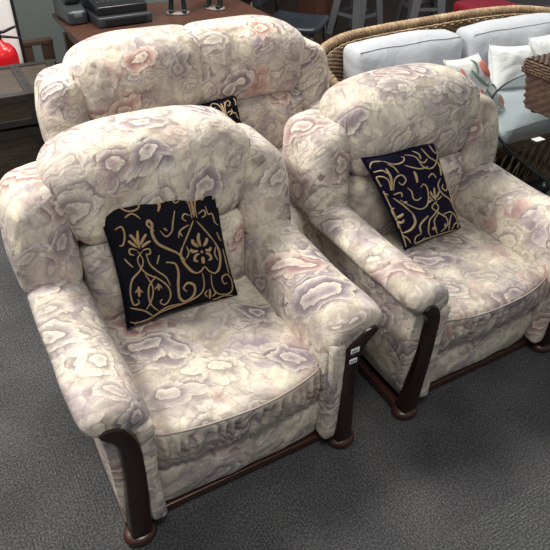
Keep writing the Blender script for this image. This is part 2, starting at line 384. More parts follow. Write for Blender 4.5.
# ---------------------------------------------------------------- floral lounge seating
def lounge(name, label, cat, loc, hi, ncush, group, rz=0, seed=0, tags=False):
    t = thing(name, label, cat, loc, rz, group)
    def S(x): return x*(hi/.32)
    # plinth
    p = MB()
    p.box((-hi-.12, .034, .016), (hi+.12, .065, .046)); p.box((-hi-.13, .9, .018), (hi+.13, .92, .058))
    for s in (-1, 1): p.box((min(s*(hi+.095), s*(hi+.124)), .035, .018), (max(s*(hi+.095), s*(hi+.124)), .92, .056))
    p.build('plinth', REDWOOD, t, smooth=False, bevel=.004)
    # lower front panel
    def fp(q):
        u = q.x/hi; q = q.copy()
        if q.y < .12: q.y -= .014*(1-min(1, abs(u))**2.5)+.010*math.sin(PI*min(1, max(0, (q.z-.055)/.18)))+.007*nz(q.x, 0, q.z, 11, seed)
        return q
    MB().rbox((-hi-.01, .048, .045), (hi+.01, .5, .240), .03, (24, 4, 6), fp).build('front_panel', FLORAL, t)
    # seat cushions
    w = 2*hi/ncush
    for k in range(ncush):
        cx = -hi+w*(k+.5); hw = w/2+.004
        def fs(q):
            u = (q.x-cx)/hw; ug = q.x/hi; v = (q.y-.03)/.62; q = q.copy()
            front = max(0, 1-v/.35)
            q.y -= (.012+.053*min(1, max(0, (q.z-.24)/.18)))*(1-min(1, abs(ug))**2.2)*front
            if q.z > .36: q.z += .022*(1-u*u)*(1-(2*v-1)**2 if 0 < v < 1 else 0)+.006*nz(q.x, q.y, 0, 5, seed)
            if v < .1 and q.z < .41:   # gathers in the boxing
                a = min(1, (.415-q.z)/.04)
                q.y += a*(.013*math.sin(q.x*165+5*nz(q.x, 0, 0, 12, seed))*max(.25, min(1, (q.z-.27)/.08))+.010*nz(q.x, 0, q.z, 10, seed+3))
                q.y -= .008*math.sin(PI*min(1, max(0, (q.z-.22)/.2)))
            return q
        c = MB().rbox((cx-hw, .04, .228), (cx+hw, .70, .445), .035, (90, 14, 10), fs).build('seat_cushion', FLORAL, t)
        pts = []
        for i in range(41):
            x = cx-hw*.97+2*hw*.97*i/40; q = fs(Vector((x, .046, .428)))
            edge = min(1, (1-abs((x-cx)/hw))/.12)
            pts.append(Vector((q.x, q.y+.014*(1-edge)-.002, q.z+.002)))
        MB().tube(pts, .0032, 6).build('piping', SEAM, c)
    # arms
    prof = [(-.005, .24), (-.018, .36), (-.022, .48), (-.016, .57), (.006, .635), (.045, .675), (.095, .69), (.145, .684), (.180, .662),
            (.196, .632), (.193, .606), (.176, .588), (.152, .572), (.138, .54), (.132, .46), (.132, .3), (.130, .06), (.0, .06)]
    for s in (-1, 1):
        rings = []
        ys = [(-.037, .30), (-.034, .56), (-.023, .79), (-.002, .92), (.035, .985), (.08, 1.0)]+[(.08+.82*i/16, 1.0) for i in range(1, 17)]
        for (y, sc) in ys:
            ring = []
            for (ox, z) in prof:
                cx_, cz = .10, .614 if z > .55 else min(z, .6)
                roll = max(0, min(1, (z-.53)/.05))
                x = hi+cx_+(ox-cx_)*(sc if roll > .5 else (1.0 if sc > .97 else .97)); zz = cz+(z-cz)*(sc if z > .55 else 1)
                yy = y if y > .08 else (y*roll+(1-roll)*max(.018, y*.3+.022))
                # top dips slightly in the middle, bulges at the front knob
                if roll > .5: zz += -.016*math.sin(PI*min(1, max(0, (y-.02)/.6)))*(1 if z > .64 else .4)
                zz += .006*nz(x*s, yy, zz, 5, seed+s)*roll
                x += .006*nz(x*s, yy, zz, 6, seed+5+s)
                ring.append(Vector((s*x, yy, zz)))
            rings.append(ring)
        arm = MB().loft(rings).build('armrest', FLORAL, t, sub=1)
        # narrow upholstered facing inside the wooden post
        def ff(q): q = q.copy(); q.x += .008*math.sin((q.z-.1)*7)*s; q.y += .004*nz(q.x, 0, q.z, 14, seed); return q
        x0, x1 = sorted((s*(hi-.012), s*(hi+.045)))
        MB().rbox((x0, -.022, .075), (x1, .05, .56), .02, (4, 2, 14), ff).build('arm_facing', FLORAL, t)
        # curved wooden post, hooked outwards under the roll
        outer = [(.470, .606), (.462, .582), (.448, .562), (.433, .535), (.425, .49), (.423, .43), (.424, .34), (.430, .24), (.437, .14), (.442, .04)]
        inner = [(.452, .622), (.425, .618), (.395, .597), (.373, .555), (.358, .495), (.352, .43), (.351, .34), (.354, .24), (.360, .14), (.366, .04)]
        rings = []
        for (a, b) in zip(spline([(x, 0, z) for x, z in outer], 3), spline([(x, 0, z) for x, z in inner], 3)):
            a = a+Vector((hi-.32, 0, 0)); b = b+Vector((hi-.32, 0, 0)); cz = (a.z+b.z)/2
            yf = -.024-.016*max(0, (cz-.45)/.15)-.004*max(0, (.2-cz)/.2); yb = .024
            m = (a+b)/2
            R = []
            for (u, y) in [(1, .6), (.93, .15), (.75, 0), (-.0, -.05), (-.75, 0), (-.93, .15), (-1, .6), (-1, 1), (1, 1)]:
                q = m+(a-m)*u; R.append(Vector((s*q.x, yf+(yb-yf)*max(y, -.05), q.z)))
            rings.append(R)
        post = MB().loft(rings).build('arm_post', DARKWOOD, t, bevel=.002)
        MB().lathe([(.02, 0), (.045, .001), (.054, .012), (.057, .022), (.053, .034), (.045, .042)], 24, (s*(hi+.087), .004, 0), (1, .86)).build('foot', REDWOOD, t)
        MB().lathe([(.03, 0), (.035, .03), (.035, .06)], 16, (s*(hi+.08), .86, 0)).build('foot', REDWOOD, t)
        if tags and s == 1:
            for dz, ww in ((.530, .034), (.482, .030)):
                tg = MB().rbox((hi+.044, -.0395, dz), (hi+.044+ww, -.0360, dz+.020), .001, (2, 2, 2)).build('price_tag', LABEL, t, smooth=False)
                tg['label'] = 'small white paper price tag'
                ik = MB()
                for j in range(3): ik.box((hi+.048+j*.008, -.0402, dz+.006), (hi+.052+j*.008, -.0394, dz+.014))
                ik.build('print', INK, tg, smooth=False)
        # wings
        def wf(q):
            q = q.copy(); h = max(0, (q.z-.62)/.40); ox = (s*q.x-hi-.02)/.19
            q.y += .14*(q.z-.6)
            q.x -= s*.035*max(0, h)**1.5*max(0, ox)
            q.x -= s*.012*h
            q.x += s*.015*math.sin(PI*min(1, h))*(1 if ox > .5 else 0)
            if q.z > .8: q.z -= .05*max(0, ox)**2*((q.z-.8)/.24)
            if q.y < .75: q.y -= .02*(1-(2*ox-1)**2)
            q.y += .006*nz(q.x, q.y, q.z, 5, seed+9); q.x += .006*nz(q.x, q.y, q.z, 5, seed+19)
            return q
        x0, x1 = sorted((s*(hi-.01), s*(hi+.205)))
        wg = MB().rbox((x0, .60, .60), (x1, .87, .985), .055, (8, 10, 16), wf).build('back_wing', FLORAL, t)
        pp = [wf(Vector((s*(hi+.205-a), y, z))) for a, y, z in ((.012, .64, .672), (.03, .612, .670), (.08, .602, .672), (.15, .602, .672))]
        MB().tube(spline(pp, 4), .006, 6).build('piping', SEAM, wg)
    # rear frame
    def rf(q): q = q.copy(); q.y += .12*max(0, q.z-.6); return q
    MB().rbox((-hi-.12, .80, .06), (hi+.12, .855, .92), .05, (10, 3, 14), rf).build('rear_frame', FLORAL, t)
    # back cushions
    w = 2*(hi+.045)/ncush
    for k in range(ncush):
        cx = -(hi+.045)+w*(k+.5); hw = w/2+.004
        drop = .075 if ncush == 1 else .085
        def fb(q):
            u = (q.x-cx)/hw; q = q.copy(); zt = max(0, (q.z-.76)/.35); 
            if ncush == 2 and u*cx < 0: q.x += .05*u*abs(u)**2; 
            if ncush == 1: e = abs(u)**3.0
            else:
                uo = u*(1 if cx > 0 else -1)      # +1 on the outer side
                e = abs(u)**2.4 if uo > 0 else .10*abs(u)**2.6
            q.z -= drop*e*max(0, zt)**2
            taper = .055*(1-min(1, zt*1.6))
            q.x -= taper*u if ncush == 1 else (taper*u if u*cx > 0 else 0)
            fr = max(0, 1-(q.y-.60)/.12)
            q.y -= .045*(1-u*u)*max(0, math.sin(PI*min(1, max(0, zt))))*fr
            q.y += .13*(q.z-.73)
            q.y += fr*(.016*nz(q.x, q.z, 0, 4, seed+k)+.006*nz(q.x*2.2+q.z, q.z, 0, 9, seed+k))
            return q
        up_ = MB().rbox((cx-hw, .60, .735), (cx+hw, .855, 1.115), .08, (30, 8, 22), fb).build('back_cushion', FLORAL, t)
        for s in (-1, 1):
            pts = [fb(Vector((cx+s*(hw-o), y, z))) for o, y, z in ((.012, .635, .79), (.012, .635, .86), (.012, .635, .95), (.012, .635, 1.02), (.020, .645, 1.060), (.042, .668, 1.090), (.062, .705, 1.108), (.078, .76, 1.114))]
            MB().tube(spline(pts, 5), .004, 6).build('piping', SEAM, up_)
        def fl_(q):
            u = (q.x-cx)/hw; q = q.copy(); z = (q.z-.42)/.34
            fr = max(0, 1-(q.y-.60)/.1)
            if ncush == 1: q.x -= .03*u
            q.y -= .035*(1-u*u)*math.sin(PI*min(1, max(0, z)))*fr-.03*fr*(1-z)*0
            q.y += fr*(.01*nz(q.x, q.z, 0, 6, seed+4))
            return q
        MB().rbox((cx-hw+.03, .595, .41), (cx+hw-.03, .82, .755), .055, (24, 5, 14), fl_).build('lumbar_cushion', FLORAL, t)
    return t

G = 'matching floral lounge suite'
lounge('armchair', 'floral armchair nearest the camera, black scroll pillow on its seat, front left', 'armchair', (0, 0, 0), .32, 1, G, seed=1, tags=True)
lounge('armchair', 'floral armchair to the right, navy scroll pillow, in front of the wicker sofa', 'armchair', (1.124, -.011, 0), .32, 1, G, seed=14)
lounge('sofa', 'two-seat floral sofa standing behind the two floral armchairs', 'sofa', (.585, .985, 0), .58, 2, G, seed=33)

# ---------------------------------------------------------------- pillows
def pillow(name, label, corners, thick, mat, strokes=None, img=None, gold=None, cat='pillow', group=None, pipe=None, pinch=.16):
    TL, TR, BR, BL = [Vector(c) for c in corners]
    cen = (TL+TR+BR+BL)/4; t = thing(name, label, cat, (0, 0, 0), 0, group)
    N = (TR-TL).cross(BL-TL).normalized()          # faces the viewer side
    if N.dot(Vector((0, -1, .3))) < 0: N = -N
    def S(u, v, side):
        # concave edges, full middle
        uu = u-.5; vv = v-.5
        pu = 1-pinch*(1-(2*vv)**2)*(2*uu)**4*.5; pv = 1-pinch*(1-(2*uu)**2)*(2*vv)**4*.5
        uu *= pu; vv *= pv
        b = (TL*(.5-uu)+TR*(.5+uu))*(.5-vv)+(BL*(.5-uu)+BR*(.5+uu))*(.5+vv)
        a = max(0, (1-(2*u-1)**4)*(1-(2*v-1)**4))**.55
        h = thick*.5*a*(1+.10*nz(u, v, side, 5, 3))
        return b+N*h*side
    n = 26; m = MB(); vs = []; fs = []
    for side in (1, -1):
        for i in range(n+1):
            for j in range(n+1): vs.append(S(i/n, j/n, side))
    K = (n+1)**2
    for s in range(2):
        for i in range(n):
            for j in range(n):
                q = (s*K+i*(n+1)+j, s*K+(i+1)*(n+1)+j, s*K+(i+1)*(n+1)+j+1, s*K+i*(n+1)+j+1); fs.append(q if s else q[::-1])
    m.add(vs, fs); me = m.build('cover', mat, t)
    bm = bmesh.new(); bm.from_mesh(me.data); bmesh.ops.remove_doubles(bm, verts=bm.verts, dist=1e-5); bmesh.ops.recalc_face_normals(bm, faces=bm.faces); bm.to_mesh(me.data); bm.free()
    e = [S(i/20, 0, 1) for i in range(20)]+[S(1, i/20, 1) for i in range(20)]+[S(1-i/20, 1, 1) for i in range(20)]+[S(0, 1-i/20, 1) for i in range(21)]
    MB().tube(e, .004, 6).build('piping', pipe or mat, t)
    def inv(px):   # picture of the pattern -> (u, v)
        a, b, c, d = [Vector((*q, 0)) for q in img]; u = v = .5; P = Vector((*px, 0))
        for _ in range(12):
            f = (a*(1-u)+b*u)*(1-v)+(d*(1-u)+c*u)*v-P
            fu = (b-a)*(1-v)+(c-d)*v; fv = (d-a)*(1-u)+(c-b)*u
            det = fu.x*fv.y-fu.y*fv.x
            u -= (f.x*fv.y-f.y*fv.x)/det; v -= (fu.x*f.y-fu.y*f.x)/det
        return min(.985, max(.015, u)), min(.985, max(.015, v))
    for pname, gm, sts in (strokes or []):
        mb = MB()
        for w_, pts in sts:
            sp = spline([(*q, 0) for q in pts], 5)
            P3 = []
            for q in sp:
                u, v = inv((q.x, q.y)); P3.append(S(u, v, 1)+N*.0008)
            L = len(P3); wd = []
            for i in range(L):
                e_ = min(1, .45+2.2*min(i, L-1-i)/L); wd.append(w_*e_)
            # ribbon lying on the surface
            vs = []; fs = []
            for i, p in enumerate(P3):
                d = (P3[min(i+1, L-1)]-P3[max(i-1, 0)]); d = d.normalized() if d.length > 1e-9 else Vector((1, 0, 0))
                b = N.cross(d).normalized()*wd[i]
                vs += [p-b-N*.0015, p-b*.7+N*.0022, p+b*.7+N*.0022, p+b-N*.0015]
            for i in range(L-1):
                for k in range(3): fs.append((i*4+k, i*4+k+1, i*4+k+5, i*4+k+4))
            mb.add(vs, fs)
        mb.build(pname, gm, t)
    return t

T, H = .0031, .0053
PA = [(T, [(92, 150), (112, 136), (138, 140), (158, 150), (182, 148), (196, 135), (180, 127)]), (T, [(150, 170), (172, 157), (196, 172)]),
 (H, [(238, 122), (256, 132), (250, 152)]), (T, [(240, 128), (268, 124), (290, 112)]),
 (T, [(118, 205), (138, 195), (146, 218), (140, 246), (128, 252)]),
 (H, [(187, 255), (184, 230), (185, 205)]), (H, [(183, 245), (172, 228), (160, 216)]), (H, [(191, 245), (200, 228), (209, 214)]),
 (H, [(180, 252), (165, 242), (155, 234)]), (H, [(194, 252), (206, 242), (220, 234)]), (T, [(178, 260), (160, 258), (158, 272), (170, 275)]), (T, [(196, 260), (214, 256), (218, 268), (206, 274)]),
 (T, [(180, 262), (196, 290), (186, 320), (162, 350), (155, 390), (166, 428), (182, 420), (176, 408)]),
 (T, [(195, 262), (180, 290), (200, 325), (240, 345), (268, 370), (274, 400), (260, 428), (244, 420), (250, 408)]),
 (T, [(205, 268), (215, 300), (235, 320), (262, 340), (274, 365)]),
 (H, [(232, 206), (214, 190), (218, 178), (228, 188), (226, 212), (240, 240), (268, 256), (300, 270), (322, 290)]),
 (T, [(250, 205), (268, 222), (286, 208), (292, 180), (300, 150)]), (T, [(262, 198), (272, 206)]),
 (T, [(356, 178), (336, 215), (318, 250)]), (H, [(318, 250), (310, 275), (320, 300), (340, 322), (356, 328)]), (T, [(356, 328), (370, 322), (382, 308)]), (T, [(326, 285), (336, 268), (328, 250)]),
 (T, [(366, 180), (395, 208), (424, 238)]), (H, [(424, 238), (438, 262), (440, 290), (430, 318), (414, 330)]), (T, [(414, 330), (396, 322), (384, 308)]), (T, [(430, 290), (420, 270), (426, 252)]),
 (T, [(352, 172), (350, 145), (338, 112), (314, 96), (296, 110), (304, 128), (318, 122)]), (T, [(368, 170), (366, 140), (374, 108), (392, 92), (402, 106), (392, 122), (382, 114)]),
 (H, [(360, 168), (358, 140), (352, 102)]), (T, [(346, 165), (330, 160), (322, 172), (334, 180)]), (T, [(374, 160), (392, 150), (398, 162), (384, 170)]), (T, [(345, 130), (332, 100)]), (T, [(370, 118), (372, 96)]),
 (H*1.3, [(374, 250), (368, 230), (371, 212)]), (H*1.3, [(366, 252), (352, 242), (348, 230)]), (H*1.3, [(384, 250), (394, 238), (396, 226)]), (H*1.2, [(364, 264), (348, 266), (342, 258)]), (H*1.2, [(388, 260), (402, 262), (408, 252)]),
 (H, [(368, 272), (356, 278), (352, 290), (362, 294)]), (H, [(388, 270), (402, 274), (406, 286), (396, 290)]), (H*1.4, [(378, 280), (380, 300)]), (H, [(376, 262), (378, 270)]),
 (T, [(400, 138), (408, 160), (424, 160), (432, 182), (448, 192)]), (H, [(432, 84), (440, 104), (434, 122)]), (T, [(310, 210), (318, 222)]),
 (T, [(402, 332), (405, 370), (424, 396), (456, 402), (478, 386), (480, 352), (462, 334), (440, 342), (446, 362), (458, 360)]),
 (T, [(374, 328), (378, 365), (368, 395), (334, 422), (290, 440), (250, 458), (212, 492)]),
 (H, [(262, 296), (290, 300), (300, 325), (298, 365), (302, 405), (322, 422), (346, 400), (348, 368), (328, 358), (314, 374), (324, 386)]),
 (T, [(140, 288), (152, 300), (166, 312)]), (T, [(244, 274), (236, 300)]), (T, [(436, 210), (446, 228), (456, 236)]),
 (H, [(400, 418), (398, 398), (396, 378)]), (T, [(392, 410), (382, 396), (388, 384)]), (T, [(406, 408), (416, 394), (408, 382)]),
 (T, [(156, 440), (200, 448), (236, 480)]), (T, [(160, 488), (204, 494), (236, 466), (264, 440), (304, 430)]), (T, [(176, 500), (184, 488)]),
 (H, [(180, 368), (182, 400)]), (T, [(170, 388), (180, 378), (192, 386)]), (H, [(238, 358), (240, 380)]), (T, [(228, 376), (240, 364), (250, 374)]),
 (T, [(458, 258), (466, 296), (472, 332)]), (T, [(200, 330), (222, 370), (218, 410), (204, 442)]), (T, [(232, 335), (210, 370), (214, 420), (242, 452)]),
 (T, [(340, 190), (312, 206), (306, 226)]), (T, [(414, 440), (440, 410), (480, 408)])]
PB = [(T, [(68, 165), (76, 138), (108, 130)]), (T, [(112, 128), (150, 142), (186, 132), (196, 112), (184, 106)]), (T, [(200, 98), (240, 108), (268, 150), (306, 156), (340, 118), (354, 82)]),
 (T, [(256, 128), (276, 134), (290, 118)]), (T, [(276, 72), (300, 110), (342, 134)]), (T, [(190, 145), (250, 160), (290, 150)]), (T, [(236, 80), (258, 96), (262, 118)]), (T, [(316, 60), (330, 90), (352, 96)]),
 (T, [(138, 250), (124, 206), (96, 196), (78, 220), (92, 242), (108, 232)]), (T, [(146, 250), (150, 204), (176, 186), (192, 206), (178, 226), (164, 214)]),
 (H, [(140, 250), (136, 200), (118, 160)]), (T, [(80, 180), (104, 170), (124, 182)]), (T, [(130, 270), (104, 262), (112, 284)]), (T, [(148, 268), (174, 258), (178, 276)]), (T, [(126, 140), (150, 155), (166, 178)]),
 (T, [(128, 282), (106, 320), (100, 356), (112, 396), (134, 430), (164, 436)]), (T, [(148, 282), (186, 310), (222, 345)]), (H*1.3, [(222, 345), (236, 380), (226, 412), (206, 432)]), (T, [(206, 432), (180, 430), (164, 436)]),
 (H*1.4, [(158, 372), (152, 345), (156, 324)]), (H*1.4, [(148, 374), (132, 360), (124, 350)]), (H*1.4, [(168, 370), (182, 358), (188, 346)]), (H*1.2, [(146, 388), (130, 390), (128, 376)]), (H*1.2, [(172, 384), (190, 386), (192, 372)]),
 (H, [(154, 394), (142, 406), (148, 418)]), (H*1.4, [(166, 394), (172, 412), (166, 420)]),
 (T, [(196, 238), (214, 252), (222, 282), (242, 288), (256, 276)]), (T, [(172, 288), (208, 310), (250, 326), (280, 312), (288, 272), (282, 236), (266, 222), (256, 236)]),
 (H, [(318, 290), (316, 262), (314, 236)]), (H, [(312, 280), (302, 264), (296, 252)]), (H, [(322, 278), (332, 264), (338, 250)]), (T, [(308, 290), (296, 280), (292, 272)]), (T, [(326, 288), (340, 278), (346, 270)]),
 (T, [(312, 296), (330, 318), (314, 350), (294, 380), (298, 430), (324, 462)]), (T, [(324, 294), (302, 318), (334, 344), (368, 366), (378, 400), (360, 436)]), (T, [(330, 345), (316, 380), (330, 420), (350, 450)]),
 (T, [(344, 198), (332, 228), (352, 262), (392, 288), (416, 328), (436, 362)]), (T, [(376, 192), (388, 226), (372, 248), (352, 236), (358, 222)]),
 (T, [(270, 436), (250, 450), (258, 482), (284, 476), (290, 458)]), (H, [(288, 356), (258, 396), (268, 432)]), (T, [(352, 350), (392, 340), (426, 376), (442, 420)]), (T, [(410, 424), (416, 394), (440, 396), (446, 420)]), (T, [(392, 350), (386, 396), (400, 440)]),
 (T, [(164, 452), (196, 462), (222, 500)]), (T, [(176, 440), (214, 450), (240, 480)]), (H*1.3, [(226, 170), (236, 194), (240, 216)]), (H*1.2, [(340, 132), (350, 154), (350, 184)]), (T, [(286, 196), (306, 178), (322, 196)]),
 (H, [(320, 404), (322, 424)]), (T, [(310, 418), (320, 408), (332, 416)]), (H, [(366, 392), (370, 410)]), (H, [(285, 300), (300, 290)]), (T, [(80, 280), (92, 300), (84, 330)]),
 (T, [(270, 500), (300, 470), (350, 462), (400, 452), (440, 440)]), (H, [(186, 300), (198, 296)]), (H, [(400, 260), (406, 280), (400, 300)])]
IMA = [(72, 128), (452, 60), (498, 405), (157, 510)]
IMB = [(48, 125), (350, 35), (470, 425), (232, 510)]
GP = 'black scroll-embroidered pillows'
pillow('throw_pillow', 'black pillow with gold scroll embroidery on the front left armchair', [(-.240, .628, .93), (.190, .625, .925), (.212, .500, .452), (-.232, .487, .478)], .10, NAVY, [('embroidery', GOLD, PA)], IMA, group=GP)
def off(c): return (c[0]+1.124, c[1]-.011, c[2])
pillow('throw_pillow', 'navy pillow with pale gold scrolls leaning in the right armchair', [off((-.335, .565, .885)), off((.055, .595, .880)), off((.215, .462, .448)), off((-.150, .425, .475))], .10, NAVY2, [('embroidery', GOLD2, PB)], IMB, group=GP)
pillow('throw_pillow', 'black scroll pillow on the floral sofa, mostly hidden behind the front armchair', [(.37, 1.60, .765), (.755, 1.60, .80), (.80, 1.49, .47), (.42, 1.49, .47)], .12, NAVY, [('embroidery', GOLD2, PA)], IMA, group=GP)

# ---------------------------------------------------------------- wicker
def arc(path):
    L = [0]
    for a, b in zip(path, path[1:]): L.append(L[-1]+(b-a).length)
    return L
def at(path, L, s):
    s = max(0, min(L[-1], s))
    for i in range(len(path)-1):
        if s <= L[i+1]+1e-9:
            t = (s-L[i])/max(1e-9, L[i+1]-L[i]); return path[i].lerp(path[i+1], t)
    return path[-1].copy()
def braid(mb, path, R, r, pitch, k=3, seg=6):
    L = arc(path); n = int(L[-1]/(pitch/9)); prevn = Vector((0, 0, 1))
    for j in range(k):
        pts = []
        for i in range(n+1):
            s = L[-1]*i/n; p = at(path, L, s); d = (at(path, L, s+.01)-at(path, L, s-.01)).normalized()
            a = (Vector((0, 0, 1))-d*d.z); a = a.normalized() if a.length > .1 else Vector((0, 1, 0)); b = d.cross(a)
            t = 2*PI*(s/pitch+j/k); pts.append(p+a*math.cos(t)*R+b*math.sin(t)*R)
        mb.tube(pts, r, seg)
def weave(mb, P, nrm, L, h0, h1, rowh, pitch, r, amp=.005):
    """rows of strands; P(s, z)->point, nrm(s)->outward"""
    rows = int((max(h1(L*i/40) for i in range(41))-h0)/rowh)
    n = max(4, int(L/(pitch/3)))
    for k in range(rows):
        t = (k+.5)/rows; pts = []
        for i in range(n+1):
            s = L*i/n; top = h1(s) if callable(h1) else h1
            z = h0+(top-h0)*t
            pts.append(P(s, z)+nrm(s)*amp*math.sin(PI*s/pitch+PI*(k % 2)))
        mb.tube(pts, r, 4, 1.0, False)

ws = thing('wicker_sofa', 'long tan wicker sofa with pale blue-grey cushions behind the right armchair', 'sofa')
rimpts = spline([(1.43, 1.10, .58), (1.425, 1.35, .62), (1.43, 1.62, .70), (1.455, 1.84, .76), (1.57, 2.03, .785), (1.82, 2.17, .80), (2.15, 2.22, .805), (2.6, 2.22, .815), (3.05, 2.21, .825), (3.45, 2.17, .82), (3.75, 2.08, .79), (3.93, 1.95, .78), (4.0, 1.7, .72), (4.0, 1.4, .66), (4.0, 1.10, .60)], 6)
RL = arc(rimpts)
bm_ = MB(); braid(bm_, rimpts, .017, .0165, .10, 3, 7); bm_.build('braided_rim', WICKER, ws)
def wP(s, z): p = at(rimpts, RL, s); c = Vector((2.74, 1.5, 0)); d = Vector((p.x, p.y, 0)); return Vector((d.x, d.y, z))
def wn(s):
    d = at(rimpts, RL, s+.02)-at(rimpts, RL, s-.02); d.z = 0; d.normalize(); return Vector((d.y, -d.x, 0))
wm = MB(); weave(wm, wP, wn, RL[-1], .29, lambda s: at(rimpts, RL, s).z-.01, .0135, .04, .0078, .005)
wm.build('woven_back', WICKER, ws)
wi = MB(); weave(wi, lambda s, z: wP(s, z)+wn(s)*.035, wn, RL[-1], .29, lambda s: at(rimpts, RL, s).z-.02, .0135, .04, .0078, .005)
wi.build('woven_lining', WICKER, ws)
st = MB()
for i in range(int(RL[-1]/.05)): 
    s = (i+.5)*.05; p = wP(s, .29); q = wP(s, at(rimpts, RL, s).z); st.tube([p, q], .004, 5)
st.build('stakes', WICKER, ws)
# solid liner so the weave is not see-through in depth
ap = MB()
X0, X1, YF = 1.50, 3.98, 1.10
for z in (.375, .36, .345, .33, .315): ap.tube([(X0+(X1-X0)*i/150, YF+.004*math.sin(i*PI/2+z*200), z) for i in range(151)], .0085, 5)
for z in (.09, .075, .06): ap.tube([(X0+(X1-X0)*i/150, YF+.004*math.sin(i*PI/2+z*200), z) for i in range(151)], .0085, 5)
ap.build('apron_rail', WICKERD, ws)
la = MB(); k = 0; x = X0
while x < X1-.02:
    la.tube([(x, YF, .08), (x, YF, .32)], .0055, 5)
    la.tube([(x, YF-.008, .08), (min(X1, x+.10), YF-.008, .32)], .0050, 5)
    x += .085
la.build('apron_lattice', WICKER, ws)
MB().box((1.52, 1.14, .28), (3.96, 2.15, .34)).build('seat_deck', WICKERD, ws, smooth=False, bevel=.01)
for (fx, fy) in ((1.52, 1.12), (3.96, 1.12), (1.7, 2.05), (3.8, 2.05)):
    MB().tube([(fx, fy, 0), (fx, fy, .33)], .03, 12).build('leg', WICKERD, ws)
def cush(name, lo, hi, r, mat, lean=0, label=None, par=None, seed=0, n=(18, 10, 12), rise=.03):
    def f(q):
        u = (2*q.x-lo[0]-hi[0])/(hi[0]-lo[0]); v = (2*q.y-lo[1]-hi[1])/(hi[1]-lo[1]); w_ = (2*q.z-lo[2]-hi[2])/(hi[2]-lo[2]); q = q.copy()
        q.z += (rise*(1-u*u)*(1-v*v) if w_ > 0 else 0)
        q.y += lean*(q.z-lo[2])
        if v < 0: q.y -= .03*(1-u*u)*(1-w_*w_)*(1 if lean else .3)
        q.y += .008*nz(q.x, q.y, q.z, 6, seed); q.z += .008*nz(q.x, q.y, q.z, 5, seed+4)
        return q
    o = MB().rbox(lo, hi, r, n, f).build(name, mat, par)
    e = []
    for x in [lo[0]+r*.5+(hi[0]-lo[0]-r)*i/20 for i in range(21)]: e.append(f(Vector((x, lo[1]+r*.3, hi[2]-r*.22))))
    MB().tube(e, .0035, 6).build('piping', BLUEGREY, o)
    return o
for i, (a, b) in enumerate(((1.62, 2.27), (2.28, 2.92), (2.93, 3.58), )):
    pass
SC = 'seat cushions of the wicker sofa'
for i, (a, b, l) in enumerate(((1.62, 2.29, 'pale blue-grey seat cushion at the left end of the wicker sofa'), (2.295, 3.02, 'pale blue-grey seat cushion in the middle of the wicker sofa, under the glass'), (3.025, 3.9, 'pale blue-grey seat cushion at the right end of the wicker sofa'))):
    c = cush('seat_cushion', (a, 1.10, .345), (b, 1.93, .475), .045, BLUEGREY, 0, seed=i*3+1); tag(c, l, 'cushion', SC)
BC = 'back cushions of the wicker sofa'
c = cush('back_cushion', (1.73, 1.80, .478), (2.625, 2.00, .805), .055, BLUEGREY, .22, seed=4, n=(24, 6, 12)); tag(c, 'plain pale blue-grey back cushion at the left of the wicker sofa', 'cushion', BC)
c = cush('back_cushion', (2.66, 1.76, .478), (3.66, 1.97, .815), .055, BLUEGREY, .22, seed=9, n=(24, 6, 12)); tag(c, 'pale blue-grey back cushion behind the two small white pillows', 'cushion', BC)
GW = 'small white pillows on the wicker sofa'
pillow('white_pillow', 'small white pillow on the wicker sofa, left of the pair', [(2.68, 1.70, .775), (3.05, 1.68, .735), (3.06, 1.55, .46), (2.66, 1.57, .50)], .15, OFFWHITE, group=GW)
pillow('white_pillow', 'small white pillow on the wicker sofa, right one beside the wicker box', [(3.06, 1.70, .775), (3.45, 1.72, .79), (3.46, 1.56, .48), (3.08, 1.56, .48)], .15, OFFWHITE, group=GW)
# tulip pillow: pattern space 0..100
tul = [(.016, [(80, 12), (78, 26), (84, 36)]), (.016, [(88, 10), (88, 24), (86, 38)]), (.014, [(94, 14), (95, 28), (88, 38)]),
       (.016, [(88, 74), (84, 84), (90, 92)]), (.016, [(95, 72), (95, 84), (92, 94)]), (.012, [(44, 56), (40, 66), (46, 74)]), (.012, [(52, 54), (53, 66), (48, 75)]), (.012, [(14, 20), (16, 32), (22, 40)]), (.012, [(24, 16), (26, 30), (22, 42)])]
lea = [(.005, [(86, 38), (74, 52), (60, 62), (50, 90)]), (.011, [(74, 52), (60, 40), (46, 22)]), (.011, [(66, 58), (70, 74), (66, 92)]), (.010, [(60, 30), (66, 14), (60, 4)]), (.005, [(92, 94), (80, 98)]), (.010, [(28, 60), (20, 76), (24, 92)]), (.005, [(22, 42), (30, 60), (28, 90)]), (.010, [(84, 50), (92, 56), (94, 66)])]
pillow('floral_pillow', 'white pillow with coral tulips and green leaves peeking over the right armchair', [(2.05, 1.46, .83), (2.30, 1.44, .845), (2.50, 1.30, .50), (2.14, 1.32, .49)], .12, OFFWHITE, [('tulip', CORAL, tul[0:3]), ('tulip', CORAL, tul[3:5]), ('tulip', CORAL, tul[5:7]), ('tulip', CORAL, tul[7:9]), ('leaf_print', GREEN, lea)], [(0, 0), (100, 0), (100, 100), (0, 100)])

